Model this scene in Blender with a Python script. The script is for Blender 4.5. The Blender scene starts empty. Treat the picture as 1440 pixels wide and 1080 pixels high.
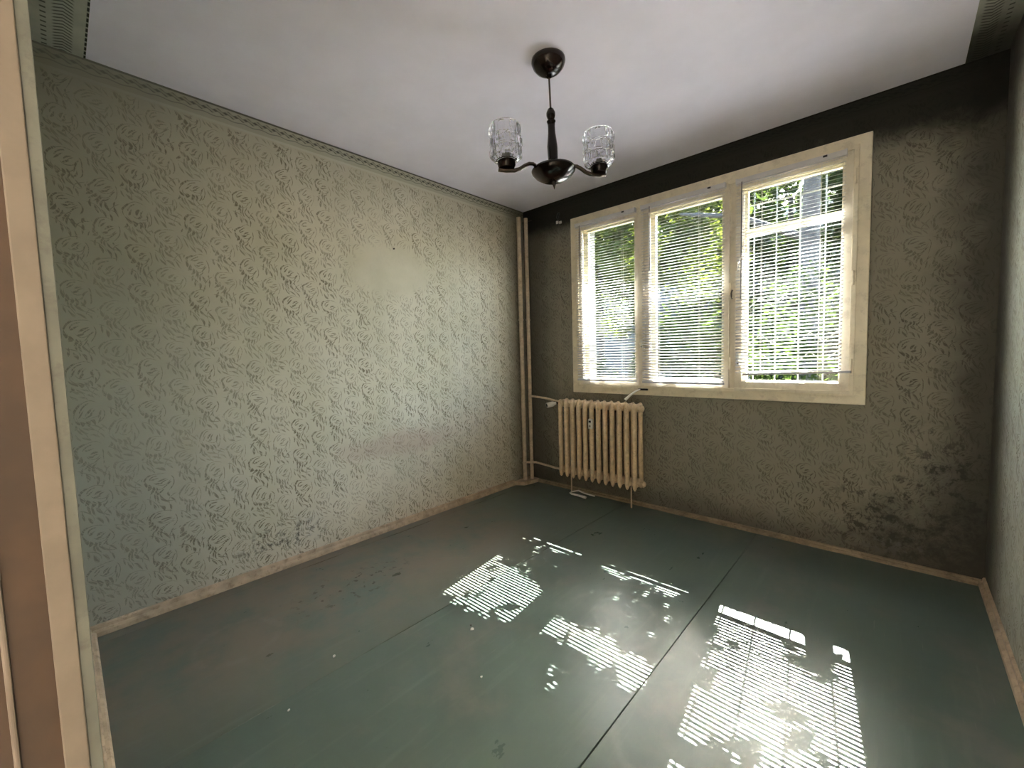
import bpy, bmesh, math, random
import numpy as np
from mathutils import Vector, Matrix

random.seed(7)
rng = np.random.default_rng(7)
S = bpy.context.scene
COL = S.collection
PI = math.pi

# ------------------------------------------------------------------ camera
W, D, H = 3.027, 3.076, 2.6          # room: x 0..W, y YF..D (window wall), z 0..H
YF = -0.034                          # room face of the door wall
CAM = Vector((2.6833, -0.0381, 1.2321))
yaw, pitch, roll = 0.748044, 0.066923, -0.027812
f = Vector((-math.sin(yaw) * math.cos(pitch), math.cos(yaw) * math.cos(pitch), -math.sin(pitch)))
r = Vector((math.cos(yaw), math.sin(yaw), 0))
u = r.cross(f)
r2 = r * math.cos(roll) + u * math.sin(roll)
u2 = -r * math.sin(roll) + u * math.cos(roll)
cam_data = bpy.data.cameras.new('camera')
cam = bpy.data.objects.new('camera', cam_data)
COL.objects.link(cam)
M = Matrix((r2, u2, -f)).transposed().to_4x4()
M.translation = CAM
cam.matrix_world = M
cam_data.sensor_width = 36.0
cam_data.lens = 588.593 / 1440 * 36.0
cam_data.clip_start = 0.01
S.camera = cam

# ------------------------------------------------------------------ light
SUN_DIR = Vector((0.14, -1.0, -1.02)).normalized()      # direction the sunlight travels
world = bpy.data.worlds.new('sky')
S.world = world
world.use_nodes = True
wn = world.node_tree
sky = wn.nodes.new('ShaderNodeTexSky')
sky.sky_type = 'NISHITA'
sky.sun_disc = False
sky.sun_elevation = math.radians(45)
sky.sun_rotation = math.radians(-8)
sky.air_density = 1.0
sky.dust_density = 3.0
SKY = 0.45
wn.nodes['Background'].inputs['Strength'].default_value = SKY
wn.links.new(sky.outputs[0], wn.nodes['Background'].inputs['Color'])

sun_data = bpy.data.lights.new('sun', 'SUN')
sun_data.energy = 18.5
sun_data.angle = math.radians(0.11)
sun_data.color = (1.0, 0.965, 0.90)
sun = bpy.data.objects.new('sun', sun_data)
COL.objects.link(sun)
sun.location = (1.5, 9.0, 9.0)
sun.rotation_euler = SUN_DIR.to_track_quat('-Z', 'Y').to_euler()

S.view_settings.view_transform = 'Standard'
S.view_settings.look = 'None'
S.view_settings.gamma = 1.0
S.view_settings.use_curve_mapping = False
S.view_settings.exposure = 3.68
S.cycles.max_bounces = 12
S.cycles.diffuse_bounces = 8
S.cycles.transparent_max_bounces = 24
S.cycles.caustics_reflective = False
S.cycles.caustics_refractive = False
S.cycles.sample_clamp_indirect = 8.0


# ------------------------------------------------------------------ node helper
class NT:
    def __init__(self, name):
        self.mat = bpy.data.materials.new(name)
        self.mat.use_nodes = True
        self.t = self.mat.node_tree
        self.t.nodes.clear()
        self.out = self.t.nodes.new('ShaderNodeOutputMaterial')

    def put(self, sock, v):
        if v is None:
            return
        if hasattr(v, 'is_output') or isinstance(v, bpy.types.NodeSocket):
            self.t.links.new(v, sock)
        else:
            sock.default_value = v

    def n(self, typ, **kw):
        nd = self.t.nodes.new(typ)
        for k, v in kw.items():
            setattr(nd, k, v)
        return nd

    def m(self, op, a, b=None, c=None, clamp=False):
        nd = self.n('ShaderNodeMath', operation=op, use_clamp=clamp)
        self.put(nd.inputs[0], a)
        self.put(nd.inputs[1], b)
        self.put(nd.inputs[2], c)
        return nd.outputs[0]

    def v(self, op, a, b=None, scale=None):
        nd = self.n('ShaderNodeVectorMath', operation=op)
        self.put(nd.inputs[0], a)
        self.put(nd.inputs[1], b)
        if scale is not None:
            self.put(nd.inputs['Scale'], scale)
        return nd.outputs['Value'] if op in ('LENGTH', 'DOT_PRODUCT', 'DISTANCE') else nd.outputs[0]

    def pos(self):
        g = self.n('ShaderNodeNewGeometry')
        return g.outputs['Position']

    def obj(self):
        return self.n('ShaderNodeTexCoord').outputs['Object']

    def sep(self, vec):
        nd = self.n('ShaderNodeSeparateXYZ')
        self.put(nd.inputs[0], vec)
        return nd.outputs

    def comb(self, x=0.0, y=0.0, z=0.0):
        nd = self.n('ShaderNodeCombineXYZ')
        for i, q in enumerate((x, y, z)):
            self.put(nd.inputs[i], q)
        return nd.outputs[0]

    def noise(self, vec, scale, detail=4.0, rough=0.55, dist=0.0):
        nd = self.n('ShaderNodeTexNoise')
        self.put(nd.inputs['Vector'], vec)
        nd.inputs['Scale'].default_value = scale
        nd.inputs['Detail'].default_value = detail
        nd.inputs['Roughness'].default_value = rough
        nd.inputs['Distortion'].default_value = dist
        return nd.outputs['Fac']

    def ramp(self, fac, a, b, lo=0.0, hi=1.0):
        nd = self.n('ShaderNodeMapRange', interpolation_type='SMOOTHSTEP')
        self.put(nd.inputs['Value'], fac)
        for k, q in (('From Min', a), ('From Max', b), ('To Min', lo), ('To Max', hi)):
            self.put(nd.inputs[k], q)
        return nd.outputs['Result']

    def mix(self, fac, a, b, blend='MIX'):
        nd = self.n('ShaderNodeMix', data_type='RGBA', blend_type=blend)
        self.put(nd.inputs['Factor'], fac)
        cols = [s for s in nd.inputs if s.type == 'RGBA']
        for s, q in zip(cols, (a, b)):
            if isinstance(q, (tuple, list)) and len(q) == 3:
                q = (*q, 1.0)
            self.put(s, q)
        return [s for s in nd.outputs if s.type == 'RGBA'][0]

    def bsdf(self, color, rough=0.6, metal=0.0, spec=0.5, bump=None, bstr=0.2, bdist=0.002, **kw):
        p = self.n('ShaderNodeBsdfPrincipled')
        if isinstance(color, (tuple, list)) and len(color) == 3:
            color = (*color, 1.0)
        self.put(p.inputs['Base Color'], color)
        self.put(p.inputs['Roughness'], rough)
        p.inputs['Metallic'].default_value = metal
        p.inputs['Specular IOR Level'].default_value = spec
        for k, q in kw.items():
            self.put(p.inputs[k.replace('_', ' ')], q)
        if bump is not None:
            b = self.n('ShaderNodeBump')
            b.inputs['Strength'].default_value = bstr
            b.inputs['Distance'].default_value = bdist
            self.put(b.inputs['Height'], bump)
            self.t.links.new(b.outputs[0], p.inputs['Normal'])
        self.t.links.new(p.outputs[0], self.out.inputs['Surface'])
        return p


def stroke(N, P, ax, ay, bx, by, w):
    L = math.hypot(bx - ax, by - ay)
    dx, dy = (bx - ax) / L, (by - ay) / L
    d = N.v('SUBTRACT', P, (ax, ay, 0))
    t = N.m('MULTIPLY', N.v('DOT_PRODUCT', d, (dx / L, dy / L, 0)), 1.0, clamp=True)
    q = N.v('SUBTRACT', d, N.v('SCALE', (dx * L, dy * L, 0), None, t))
    dist = N.v('LENGTH', q)
    prof = N.m('MULTIPLY_ADD', N.m('MULTIPLY', t, N.m('SUBTRACT', 1.0, t)), 4 * w, 0.035)
    return N.m('SUBTRACT', prof, dist)


CW, CH = 11.3, 18.5      # wallpaper repeat in cm (brick lattice)


def lattice(N, uu, vv, offx, offy, swirl):
    uu = N.m('ADD', uu, offx)
    cu = N.m('DIVIDE', uu, CW)
    col = N.m('FLOOR', cu)
    odd = N.m('FLOORED_MODULO', col, 2.0)
    vv = N.m('ADD', N.m('MULTIPLY_ADD', odd, CH * 0.47, offy), vv)
    cv = N.m('DIVIDE', vv, CH)
    row = N.m('FLOOR', cv)
    lu = N.m('MULTIPLY', N.m('SUBTRACT', N.m('SUBTRACT', cu, col), 0.5), CW)
    lv = N.m('MULTIPLY', N.m('SUBTRACT', N.m('SUBTRACT', cv, row), 0.5), CH)
    wnz = N.n('ShaderNodeTexWhiteNoise', noise_dimensions='2D')
    N.put(wnz.inputs['Vector'], N.comb(col, row))
    P = N.comb(lu, lv)
    if swirl:
        rot = N.n('ShaderNodeVectorRotate', rotation_type='Z_AXIS')
        N.put(rot.inputs['Vector'], P)
        N.put(rot.inputs['Angle'], N.m('MULTIPLY_ADD', N.v('LENGTH', P), swirl, N.m('MULTIPLY_ADD', wnz.outputs['Value'], 0.9, -0.45)))
        P = rot.outputs[0]
    return P, wnz.outputs['Value'], odd


def arc(N, P, cx, cy, R, a0, a1, w):
    """tapered circular arc from a0 to a1 degrees"""
    d = N.v('SUBTRACT', P, (cx, cy, 0))
    L = N.v('LENGTH', d)
    mid, half = math.radians((a0 + a1) / 2), math.radians(abs(a1 - a0) / 2)
    cs = N.m('DIVIDE', N.v('DOT_PRODUCT', d, (math.cos(mid), math.sin(mid), 0)), L)
    ww = N.m('MULTIPLY', N.m('SUBTRACT', cs, math.cos(half)), w / (1 - math.cos(half)))
    ww = N.m('MINIMUM', N.m('MULTIPLY', ww, 2.5), w)
    return N.m('SUBTRACT', ww, N.m('ABSOLUTE', N.m('SUBTRACT', L, R)))


ARCS_A = [(0.2, 0.2, 5.2, 55, 200, 0.13), (0.2, 0.0, 5.5, 118, 165, 0.40), (-0.4, -0.2, 3.5, 175, 330, 0.11),
          (-1.2, -0.6, 6.0, -38, 32, 0.17), (0.9, 1.2, 2.9, 200, 345, 0.13), (0.3, 1.0, 3.4, 95, 170, 0.24)]
MOTIF_A = [  # centre wheat, spirals, tufts: ax, ay, bx, by, half width (cm)
    (-0.6, 0.3, 0.9, 2.9, 0.46), (-1.0, -1.0, 1.3, -0.1, 0.42), (0.6, -0.6, 1.7, 2.6, 0.22),
    (-3.2, -0.8, -1.8, 2.4, 0.30), (3.0, 2.8, 3.3, -1.8, 0.24),
    (-3.8, -3.0, -0.8, -5.0, 0.48), (-2.0, -2.7, 1.2, -5.6, 0.50), (-0.2, -2.9, 3.6, -5.1, 0.46),
    (1.0, -2.6, 5.2, -3.8, 0.36), (-4.8, -4.4, -1.4, -7.4, 0.40), (-1.6, -5.8, 2.4, -8.2, 0.26),
    (3.8, -0.6, 5.2, -2.8, 0.36),
]
ARCS_B = [(-6.5, -2.5, 5.6, 5, 80, 0.15), (5.5, 4.5, 5.2, 185, 262, 0.15), (6.8, -1.0, 4.6, 110, 185, 0.14)]
MOTIF_B = [
    (-4.8, 3.4, -2.4, 0.6, 0.44), (-3.4, 3.6, -0.6, 0.2, 0.40), (-1.6, 3.2, 2.2, 0.4, 0.44),
    (1.4, 3.6, 4.8, 1.4, 0.38), (-5.4, 0.2, -3.4, -2.6, 0.40), (-3.2, -0.4, -0.4, -3.2, 0.46),
    (-0.6, -0.6, 3.0, -2.6, 0.44), (2.6, -0.2, 5.4, -1.6, 0.36), (-1.0, 5.4, 1.2, 3.6, 0.26), (3.4, 4.8, 5.4, 3.2, 0.30),
]


def wallpaper(name, axis, sgn, base, ink, kind, seed):
    """flat print on the paper: axis/sgn give the horizontal direction of the paper on this wall"""
    N = NT(name)
    P = N.pos()
    X = N.sep(P)
    hx = X[axis]
    uu = N.m('MULTIPLY_ADD', hx, 100.0 * sgn, seed)
    vv = N.m('MULTIPLY', X[2], 100.0)
    wob = N.noise(P, 7.0, 1.0)
    uu = N.m('ADD', uu, N.m('MULTIPLY_ADD', wob, 6.0, -3.0))
    wob2 = N.noise(N.v('ADD', P, (7.3, 3.1, 5.7)), 8.0, 1.0)
    vv = N.m('ADD', vv, N.m('MULTIPLY_ADD', wob2, 6.0, -3.0))
    # fine hairs inside every stroke, running down to the lower right
    st = N.comb(N.m('ADD', N.m('MULTIPLY', uu, 2.0), N.m('MULTIPLY', vv, 1.55)), N.m('ADD', N.m('MULTIPLY', uu, 0.25), N.m('MULTIPLY', vv, -0.32)))
    hair = N.noise(st, 1.0, 1.0)
    Q, rnd, odd = lattice(N, uu, vv, 0.0, 0.0, 0.16)
    s = None
    for st in MOTIF_A:
        e = stroke(N, Q, *st)
        s = e if s is None else N.m('MAXIMUM', s, e)
    Qr, _, _ = lattice(N, uu, vv, 0.0, 0.0, 0)
    for st in ARCS_A:
        s = N.m('MAXIMUM', s, arc(N, Qr, *st))
    a = N.ramp(s, -0.08, 0.10)
    a = N.m('MULTIPLY', a, N.m('MULTIPLY_ADD', odd, -0.22, N.m('MULTIPLY_ADD', rnd, 0.15, 0.85)))
    Q2, rnd2, _ = lattice(N, uu, vv, 0.0, CH * 0.5, 0.10)
    s = None
    for st in MOTIF_B:
        e = stroke(N, Q2, *st)
        s = e if s is None else N.m('MAXIMUM', s, e)
    Qr, _, _ = lattice(N, uu, vv, 0.0, CH * 0.5, 0)
    for st in ARCS_B:
        s = N.m('MAXIMUM', s, arc(N, Qr, *st))
    b = N.m('MULTIPLY', N.ramp(s, -0.08, 0.10), N.m('MULTIPLY_ADD', rnd2, 0.30, 0.62))
    ink_f = N.m('MAXIMUM', a, b)
    ink_f = N.m('MULTIPLY', ink_f, N.ramp(hair, 0.36, 0.54, 0.25, 1.0))
    fade = N.ramp(N.noise(P, 1.7, 3.0), 0.32, 0.62, 0.62, 1.0)
    ink_f = N.m('MULTIPLY', ink_f, fade)
    if kind == 'left':     # pale patch where the print has worn off
        e1 = N.v('LENGTH', N.v('MULTIPLY', N.v('SUBTRACT', P, (0, 1.62, 1.86)), (1, 2.4, 4.3)))
        worn = N.ramp(N.m('ADD', e1, N.m('MULTIPLY_ADD', N.noise(P, 6.0), 0.7, -0.35)), 0.62, 0.95)
        ink_f = N.m('MULTIPLY', ink_f, N.m('MULTIPLY_ADD', worn, 0.94, 0.06))
    top = N.ramp(X[2], 2.485, 2.505, 1.0, 0.0)
    ink_f = N.m('MULTIPLY', ink_f, top)
    mott = N.noise(P, 2.2, 5.0, 0.6)
    col = N.mix(N.ramp(mott, 0.3, 0.7), base, tuple(c * k for c, k in zip(base, (0.86, 0.87, 0.83))))
    col = N.mix(ink_f, col, ink)
    # border strip under the ceiling: bead row, wavy line, dark edge
    z = X[2]
    ph = N.m('MULTIPLY', hx, 2 * PI / 0.047)
    sn = N.m('SINE', ph)
    bead = N.m('SUBTRACT', 0.0125, N.m('ABSOLUTE', N.m('SUBTRACT', N.m('SUBTRACT', z, 2.567), N.m('MULTIPLY', sn, 0.006))))
    bead = N.m('MULTIPLY', N.ramp(bead, 0.0, 0.006), N.ramp(N.m('SINE', N.m('ADD', ph, N.m('MULTIPLY', z, 260.0))), -0.5, 0.4, 0.25, 0.95))
    wav = N.m('SUBTRACT', 0.0030, N.m('ABSOLUTE', N.m('SUBTRACT', N.m('SUBTRACT', z, 2.541), N.m('MULTIPLY', N.m('SINE', N.m('MULTIPLY', hx, 70.0)), 0.003))))
    wav = N.m('MULTIPLY', N.ramp(wav, -0.001, 0.002), 0.6)
    edge = N.m('MULTIPLY', N.ramp(z, 2.589, 2.592), 0.95)
    bord = N.m('MAXIMUM', N.m('MAXIMUM', bead, wav), edge)
    inb = N.ramp(z, 2.515, 2.519)
    col = N.mix(N.m('MULTIPLY', inb, 0.35), col, (0.30, 0.31, 0.26))
    col = N.mix(N.m('MULTIPLY', bord, inb), col, (0.045, 0.045, 0.038))
    lite = N.m('MULTIPLY', N.m('MULTIPLY', N.ramp(z, 2.500, 2.507), N.ramp(z, 2.512, 2.518, 1.0, 0.0)), 0.5)
    col = N.mix(lite, col, (0.62, 0.61, 0.52))
    big = N.noise(P, 3.1, 6.0, 0.65)
    fine = N.noise(P, 22.0, 5.0, 0.7)
    if kind == 'left':
        # reddish damp band low on the wall, black scuffs near the skirting, grime up under the ceiling, near end darkened for window light falloff
        band = N.v('LENGTH', N.v('MULTIPLY', N.v('SUBTRACT', P, (0, 1.62, 0.62)), (1, 1.7, 8.0)))
        band = N.ramp(N.m('ADD', band, N.m('MULTIPLY_ADD', big, 1.2, -0.6)), 0.35, 1.0, 0.42, 0.0)
        col = N.mix(band, col, (0.42, 0.30, 0.25))
        sc = N.v('LENGTH', N.v('MULTIPLY', N.v('SUBTRACT', P, (0, 0.80, 0.18)), (1, 3.4, 9.0)))
        sc = N.m('MULTIPLY', N.ramp(sc, 0.4, 1.1, 1.0, 0.0), N.ramp(fine, 0.50, 0.60))
        col = N.mix(N.m('MULTIPLY', sc, 0.75), col, (0.045, 0.04, 0.035))
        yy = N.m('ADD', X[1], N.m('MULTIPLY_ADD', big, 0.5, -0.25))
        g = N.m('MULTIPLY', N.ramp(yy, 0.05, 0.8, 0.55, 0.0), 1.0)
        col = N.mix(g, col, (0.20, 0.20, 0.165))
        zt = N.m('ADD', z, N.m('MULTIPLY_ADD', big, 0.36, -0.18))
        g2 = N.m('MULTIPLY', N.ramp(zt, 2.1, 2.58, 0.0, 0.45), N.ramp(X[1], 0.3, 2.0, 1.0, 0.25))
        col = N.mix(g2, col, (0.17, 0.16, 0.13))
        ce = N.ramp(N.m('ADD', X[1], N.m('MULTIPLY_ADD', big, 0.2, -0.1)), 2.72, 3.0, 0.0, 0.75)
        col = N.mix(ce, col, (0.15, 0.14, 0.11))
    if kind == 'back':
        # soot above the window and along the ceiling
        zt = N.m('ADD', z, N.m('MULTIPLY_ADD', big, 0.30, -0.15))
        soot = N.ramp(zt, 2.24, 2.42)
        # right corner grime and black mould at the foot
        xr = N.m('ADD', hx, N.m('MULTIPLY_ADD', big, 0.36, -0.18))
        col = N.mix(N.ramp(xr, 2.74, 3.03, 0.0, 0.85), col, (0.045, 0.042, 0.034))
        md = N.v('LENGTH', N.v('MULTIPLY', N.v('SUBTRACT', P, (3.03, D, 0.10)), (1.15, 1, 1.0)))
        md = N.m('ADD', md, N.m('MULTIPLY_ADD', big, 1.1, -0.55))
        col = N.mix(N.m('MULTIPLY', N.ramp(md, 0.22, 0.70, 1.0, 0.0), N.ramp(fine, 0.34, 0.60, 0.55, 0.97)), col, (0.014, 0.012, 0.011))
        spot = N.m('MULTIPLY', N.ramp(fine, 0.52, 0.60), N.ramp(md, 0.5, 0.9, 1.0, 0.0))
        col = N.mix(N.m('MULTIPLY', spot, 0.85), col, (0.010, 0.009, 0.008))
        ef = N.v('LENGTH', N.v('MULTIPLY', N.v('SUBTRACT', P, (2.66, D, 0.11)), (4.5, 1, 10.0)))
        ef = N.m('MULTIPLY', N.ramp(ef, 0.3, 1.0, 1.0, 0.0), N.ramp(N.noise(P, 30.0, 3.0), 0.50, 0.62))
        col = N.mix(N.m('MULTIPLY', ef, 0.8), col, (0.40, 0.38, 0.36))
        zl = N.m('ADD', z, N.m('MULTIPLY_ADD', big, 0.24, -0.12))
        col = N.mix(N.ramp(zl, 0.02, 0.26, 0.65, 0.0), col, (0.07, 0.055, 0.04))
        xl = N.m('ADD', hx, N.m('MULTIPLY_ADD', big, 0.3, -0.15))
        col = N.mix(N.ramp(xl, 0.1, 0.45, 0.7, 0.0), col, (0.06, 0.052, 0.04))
        col = N.mix(0.62, col, (0.064, 0.062, 0.052))  # whole wall toned down: backlit shade painted in, on top of the dirt
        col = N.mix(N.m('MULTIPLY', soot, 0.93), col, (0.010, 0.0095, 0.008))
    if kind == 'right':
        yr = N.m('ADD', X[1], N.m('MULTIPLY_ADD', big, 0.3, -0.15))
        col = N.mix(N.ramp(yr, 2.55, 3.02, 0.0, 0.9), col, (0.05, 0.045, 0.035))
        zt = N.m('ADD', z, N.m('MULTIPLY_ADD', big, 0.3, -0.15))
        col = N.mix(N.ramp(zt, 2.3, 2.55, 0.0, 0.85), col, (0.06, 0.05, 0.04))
        col = N.mix(N.m('MULTIPLY', N.ramp(fine, 0.52, 0.66), 0.25), col, (0.15, 0.15, 0.13))
    N.bsdf(col, 0.8, spec=0.25, bump=N.noise(P, 220.0, 2.0), bstr=0.12, bdist=0.001)
    return N.mat


def simple(name, color, rough=0.5, metal=0.0, var=0.12, scale=12.0, spec=0.5, bstr=0.0, dirt=None, dirt_amt=0.5, **kw):
    N = NT(name)
    P = N.pos()
    nz = N.noise(P, scale, 4.0)
    dark = tuple(c * (1 - var) for c in color)
    lite = tuple(min(1, c * (1 + var)) for c in color)
    col = N.mix(N.ramp(nz, 0.3, 0.7), dark, lite)
    if dirt:
        dn = N.ramp(N.noise(P, scale * 2.3, 6.0, 0.7), 0.5, 0.68)
        col = N.mix(N.m('MULTIPLY', dn, dirt_amt), col, dirt)
    N.bsdf(col, rough, metal, spec, bump=nz if bstr else None, bstr=bstr, **kw)
    return N.mat


BASE, INK = (0.62, 0.575, 0.465), (0.145, 0.120, 0.075)
mat = {}
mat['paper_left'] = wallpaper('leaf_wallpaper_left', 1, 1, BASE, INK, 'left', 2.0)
mat['paper_back'] = wallpaper('leaf_wallpaper_sooty_backlit', 0, 1, BASE, INK, 'back', 4.0)
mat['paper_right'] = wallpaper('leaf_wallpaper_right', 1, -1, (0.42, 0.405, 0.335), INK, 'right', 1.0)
mat['paper_front'] = simple('worn_wallpaper', (0.24, 0.25, 0.215), 0.8, var=0.2, scale=9, dirt=(0.2, 0.2, 0.17), dirt_amt=0.5)
mat['ceiling'] = simple('ceiling_paint', (0.85, 0.82, 0.95), 0.85, var=0.035, scale=3.0, spec=0.2)
mat['cream'] = simple('cream_gloss_paint', (0.78, 0.70, 0.54), 0.35, var=0.07, scale=9, dirt=(0.35, 0.29, 0.20), dirt_amt=0.3)
mat['sash'] = simple('old_white_gloss_paint', (0.74, 0.67, 0.54), 0.32, var=0.07, scale=9, dirt=(0.33, 0.27, 0.19), dirt_amt=0.28)
mat['jamb'] = simple('pinkish_jamb_paint', (0.175, 0.148, 0.118), 0.5, var=0.08, scale=20)
mat['jamb_grey'] = simple('worn_grey_green_paint', (0.135, 0.145, 0.125), 0.6, var=0.12, scale=18, dirt=(0.09, 0.09, 0.08), dirt_amt=0.5)
mat['brown'] = simple('brown_door_varnish', (0.050, 0.026, 0.012), 0.45, var=0.25, scale=8)
mat['putty'] = simple('white_bead_paint', (0.17, 0.14, 0.115), 0.5)
mat['skirting'] = simple('peach_skirting_paint', (0.47, 0.365, 0.25), 0.5, var=0.18, scale=14, dirt=(0.16, 0.10, 0.06), dirt_amt=0.5)
mat['skirting_dark'] = simple('darker_skirting_paint', (0.27, 0.21, 0.14), 0.5, var=0.2, scale=14, dirt=(0.08, 0.06, 0.04), dirt_amt=0.5)  # darker copy of the skirting paint, with dirt specks
mat['pipe'] = simple('beige_pipe_paint', (0.64, 0.53, 0.39), 0.4, var=0.14, scale=18, dirt=(0.22, 0.15, 0.09), dirt_amt=0.4)
mat['radiator'] = simple('beige_radiator_enamel', (0.72, 0.56, 0.37), 0.36, var=0.12, scale=20, dirt=(0.20, 0.13, 0.07), dirt_amt=0.35)
mat['white_plastic'] = simple('white_plastic', (0.75, 0.73, 0.68), 0.4, var=0.05)
mat['black_plastic'] = simple('black_plastic', (0.012, 0.012, 0.012), 0.4, var=0.1)
mat['slat'] = simple('white_slat_enamel', (0.66, 0.65, 0.69), 0.42, var=0.03, scale=30)
mat['headrail'] = simple('grey_headrail_enamel', (0.66, 0.64, 0.64), 0.4, var=0.05)
mat['railgrey'] = simple('bottom_rail_enamel', (0.45, 0.45, 0.50), 0.4, var=0.05)
mat['cord'] = simple('white_cord', (0.70, 0.68, 0.64), 0.8)
mat['wand'] = simple('smoky_wand_plastic', (0.16, 0.15, 0.15), 0.2)
mat['dark_wood'] = simple('dark_polished_wood', (0.009, 0.004, 0.003), 0.16, var=0.4, scale=25, spec=0.25, Coat_Weight=0.12, Coat_Roughness=0.06)
mat['bronze'] = simple('dark_bronze_tube', (0.085, 0.062, 0.048), 0.26, metal=0.75, var=0.2)
mat['iron'] = simple('rusty_iron', (0.05, 0.035, 0.028), 0.6, metal=0.4)
mat['grille'] = simple('white_grille_paint', (0.16, 0.16, 0.16), 0.4, var=0.06)
mat['plaster'] = simple('bare_plaster', (0.62, 0.60, 0.56), 0.9)
mat['concrete'] = simple('outer_wall_render', (0.42, 0.40, 0.37), 0.9, var=0.15, scale=4)
mat['hall'] = simple('hall_paint', (0.74, 0.69, 0.62), 0.8)
mat['bark'] = simple('tree_bark', (0.022, 0.017, 0.014), 0.9, var=0.4, scale=14)
mat['grass'] = simple('lawn_grass', (0.015, 0.022, 0.008), 0.9, var=0.5, scale=5)
mat['bounce_ground'] = simple('pale_bounce_ground', (0.45, 0.43, 0.40), 0.9, var=0.15, scale=3)  # pale tone for the added light-bouncing ground strip
mat['facade'] = simple('pale_facade', (0.03, 0.03, 0.032), 0.9, var=0.08, scale=1.5)
mat['dark_glass'] = simple('dark_window_glass', (0.03, 0.035, 0.04), 0.1)


def leaf_mat(name, c, tr):
    N = NT(name)
    P = N.pos()
    k = N.ramp(N.noise(P, 3.0, 3.0), 0.3, 0.7)
    k2 = N.ramp(N.noise(P, 40.0, 1.0), 0.35, 0.65)
    col = N.mix(k, tuple(q * 0.6 for q in c), c)
    col = N.mix(N.m('MULTIPLY', k2, 0.5), col, tuple(q * 1.5 for q in c))
    d = N.n('ShaderNodeBsdfDiffuse')
    t = N.n('ShaderNodeBsdfTranslucent')
    N.put(d.inputs[0], col)
    N.put(t.inputs[0], N.mix(1.0, col, (*tr, 1.0), 'MULTIPLY'))
    a = N.n('ShaderNodeMixShader')
    a.inputs[0].default_value = 0.5
    N.t.links.new(d.outputs[0], a.inputs[1])
    N.t.links.new(t.outputs[0], a.inputs[2])
    N.t.links.new(a.outputs[0], N.out.inputs['Surface'])
    return N.mat


mat['leaf'] = leaf_mat('green_leaves', (0.018, 0.026, 0.009), (1.6, 1.7, 0.9))
mat['leaf_light'] = leaf_mat('yellow_green_leaves', (0.038, 0.047, 0.015), (1.7, 1.7, 0.8))
mat['leaf_dark'] = leaf_mat('dark_green_leaves', (0.012, 0.018, 0.009), (1.3, 1.5, 0.8))


def glass_mat():
    N = NT('window_glass')
    lw = N.n('ShaderNodeLayerWeight')
    fac = N.m('MULTIPLY_ADD', N.m('POWER', lw.outputs['Facing'], 5.0), 0.5, 0.025)
    t = N.n('ShaderNodeBsdfTransparent')
    t.inputs[0].default_value = (0.93, 0.95, 0.94, 1)
    g = N.n('ShaderNodeBsdfGlossy')
    g.inputs['Roughness'].default_value = 0.01
    mx = N.n('ShaderNodeMixShader')
    N.put(mx.inputs[0], fac)
    N.t.links.new(t.outputs[0], mx.inputs[1])
    N.t.links.new(g.outputs[0], mx.inputs[2])
    N.t.links.new(mx.outputs[0], N.out.inputs['Surface'])
    return N.mat


mat['glass'] = glass_mat()


def crystal_mat():
    N = NT('pressed_crystal_glass')
    N.bsdf((0.93, 0.93, 0.95), 0.06, Transmission_Weight=1.0, IOR=1.42)
    return N.mat


mat['crystal'] = crystal_mat()
No = NT('lit_opal_glass')
No.bsdf((0.85, 0.82, 0.75), 0.4, Emission_Color=(1.0, 0.86, 0.72, 1.0), Emission_Strength=2.0)  # globe glow of the added hall fill light
mat['opal'] = No.mat


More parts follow.
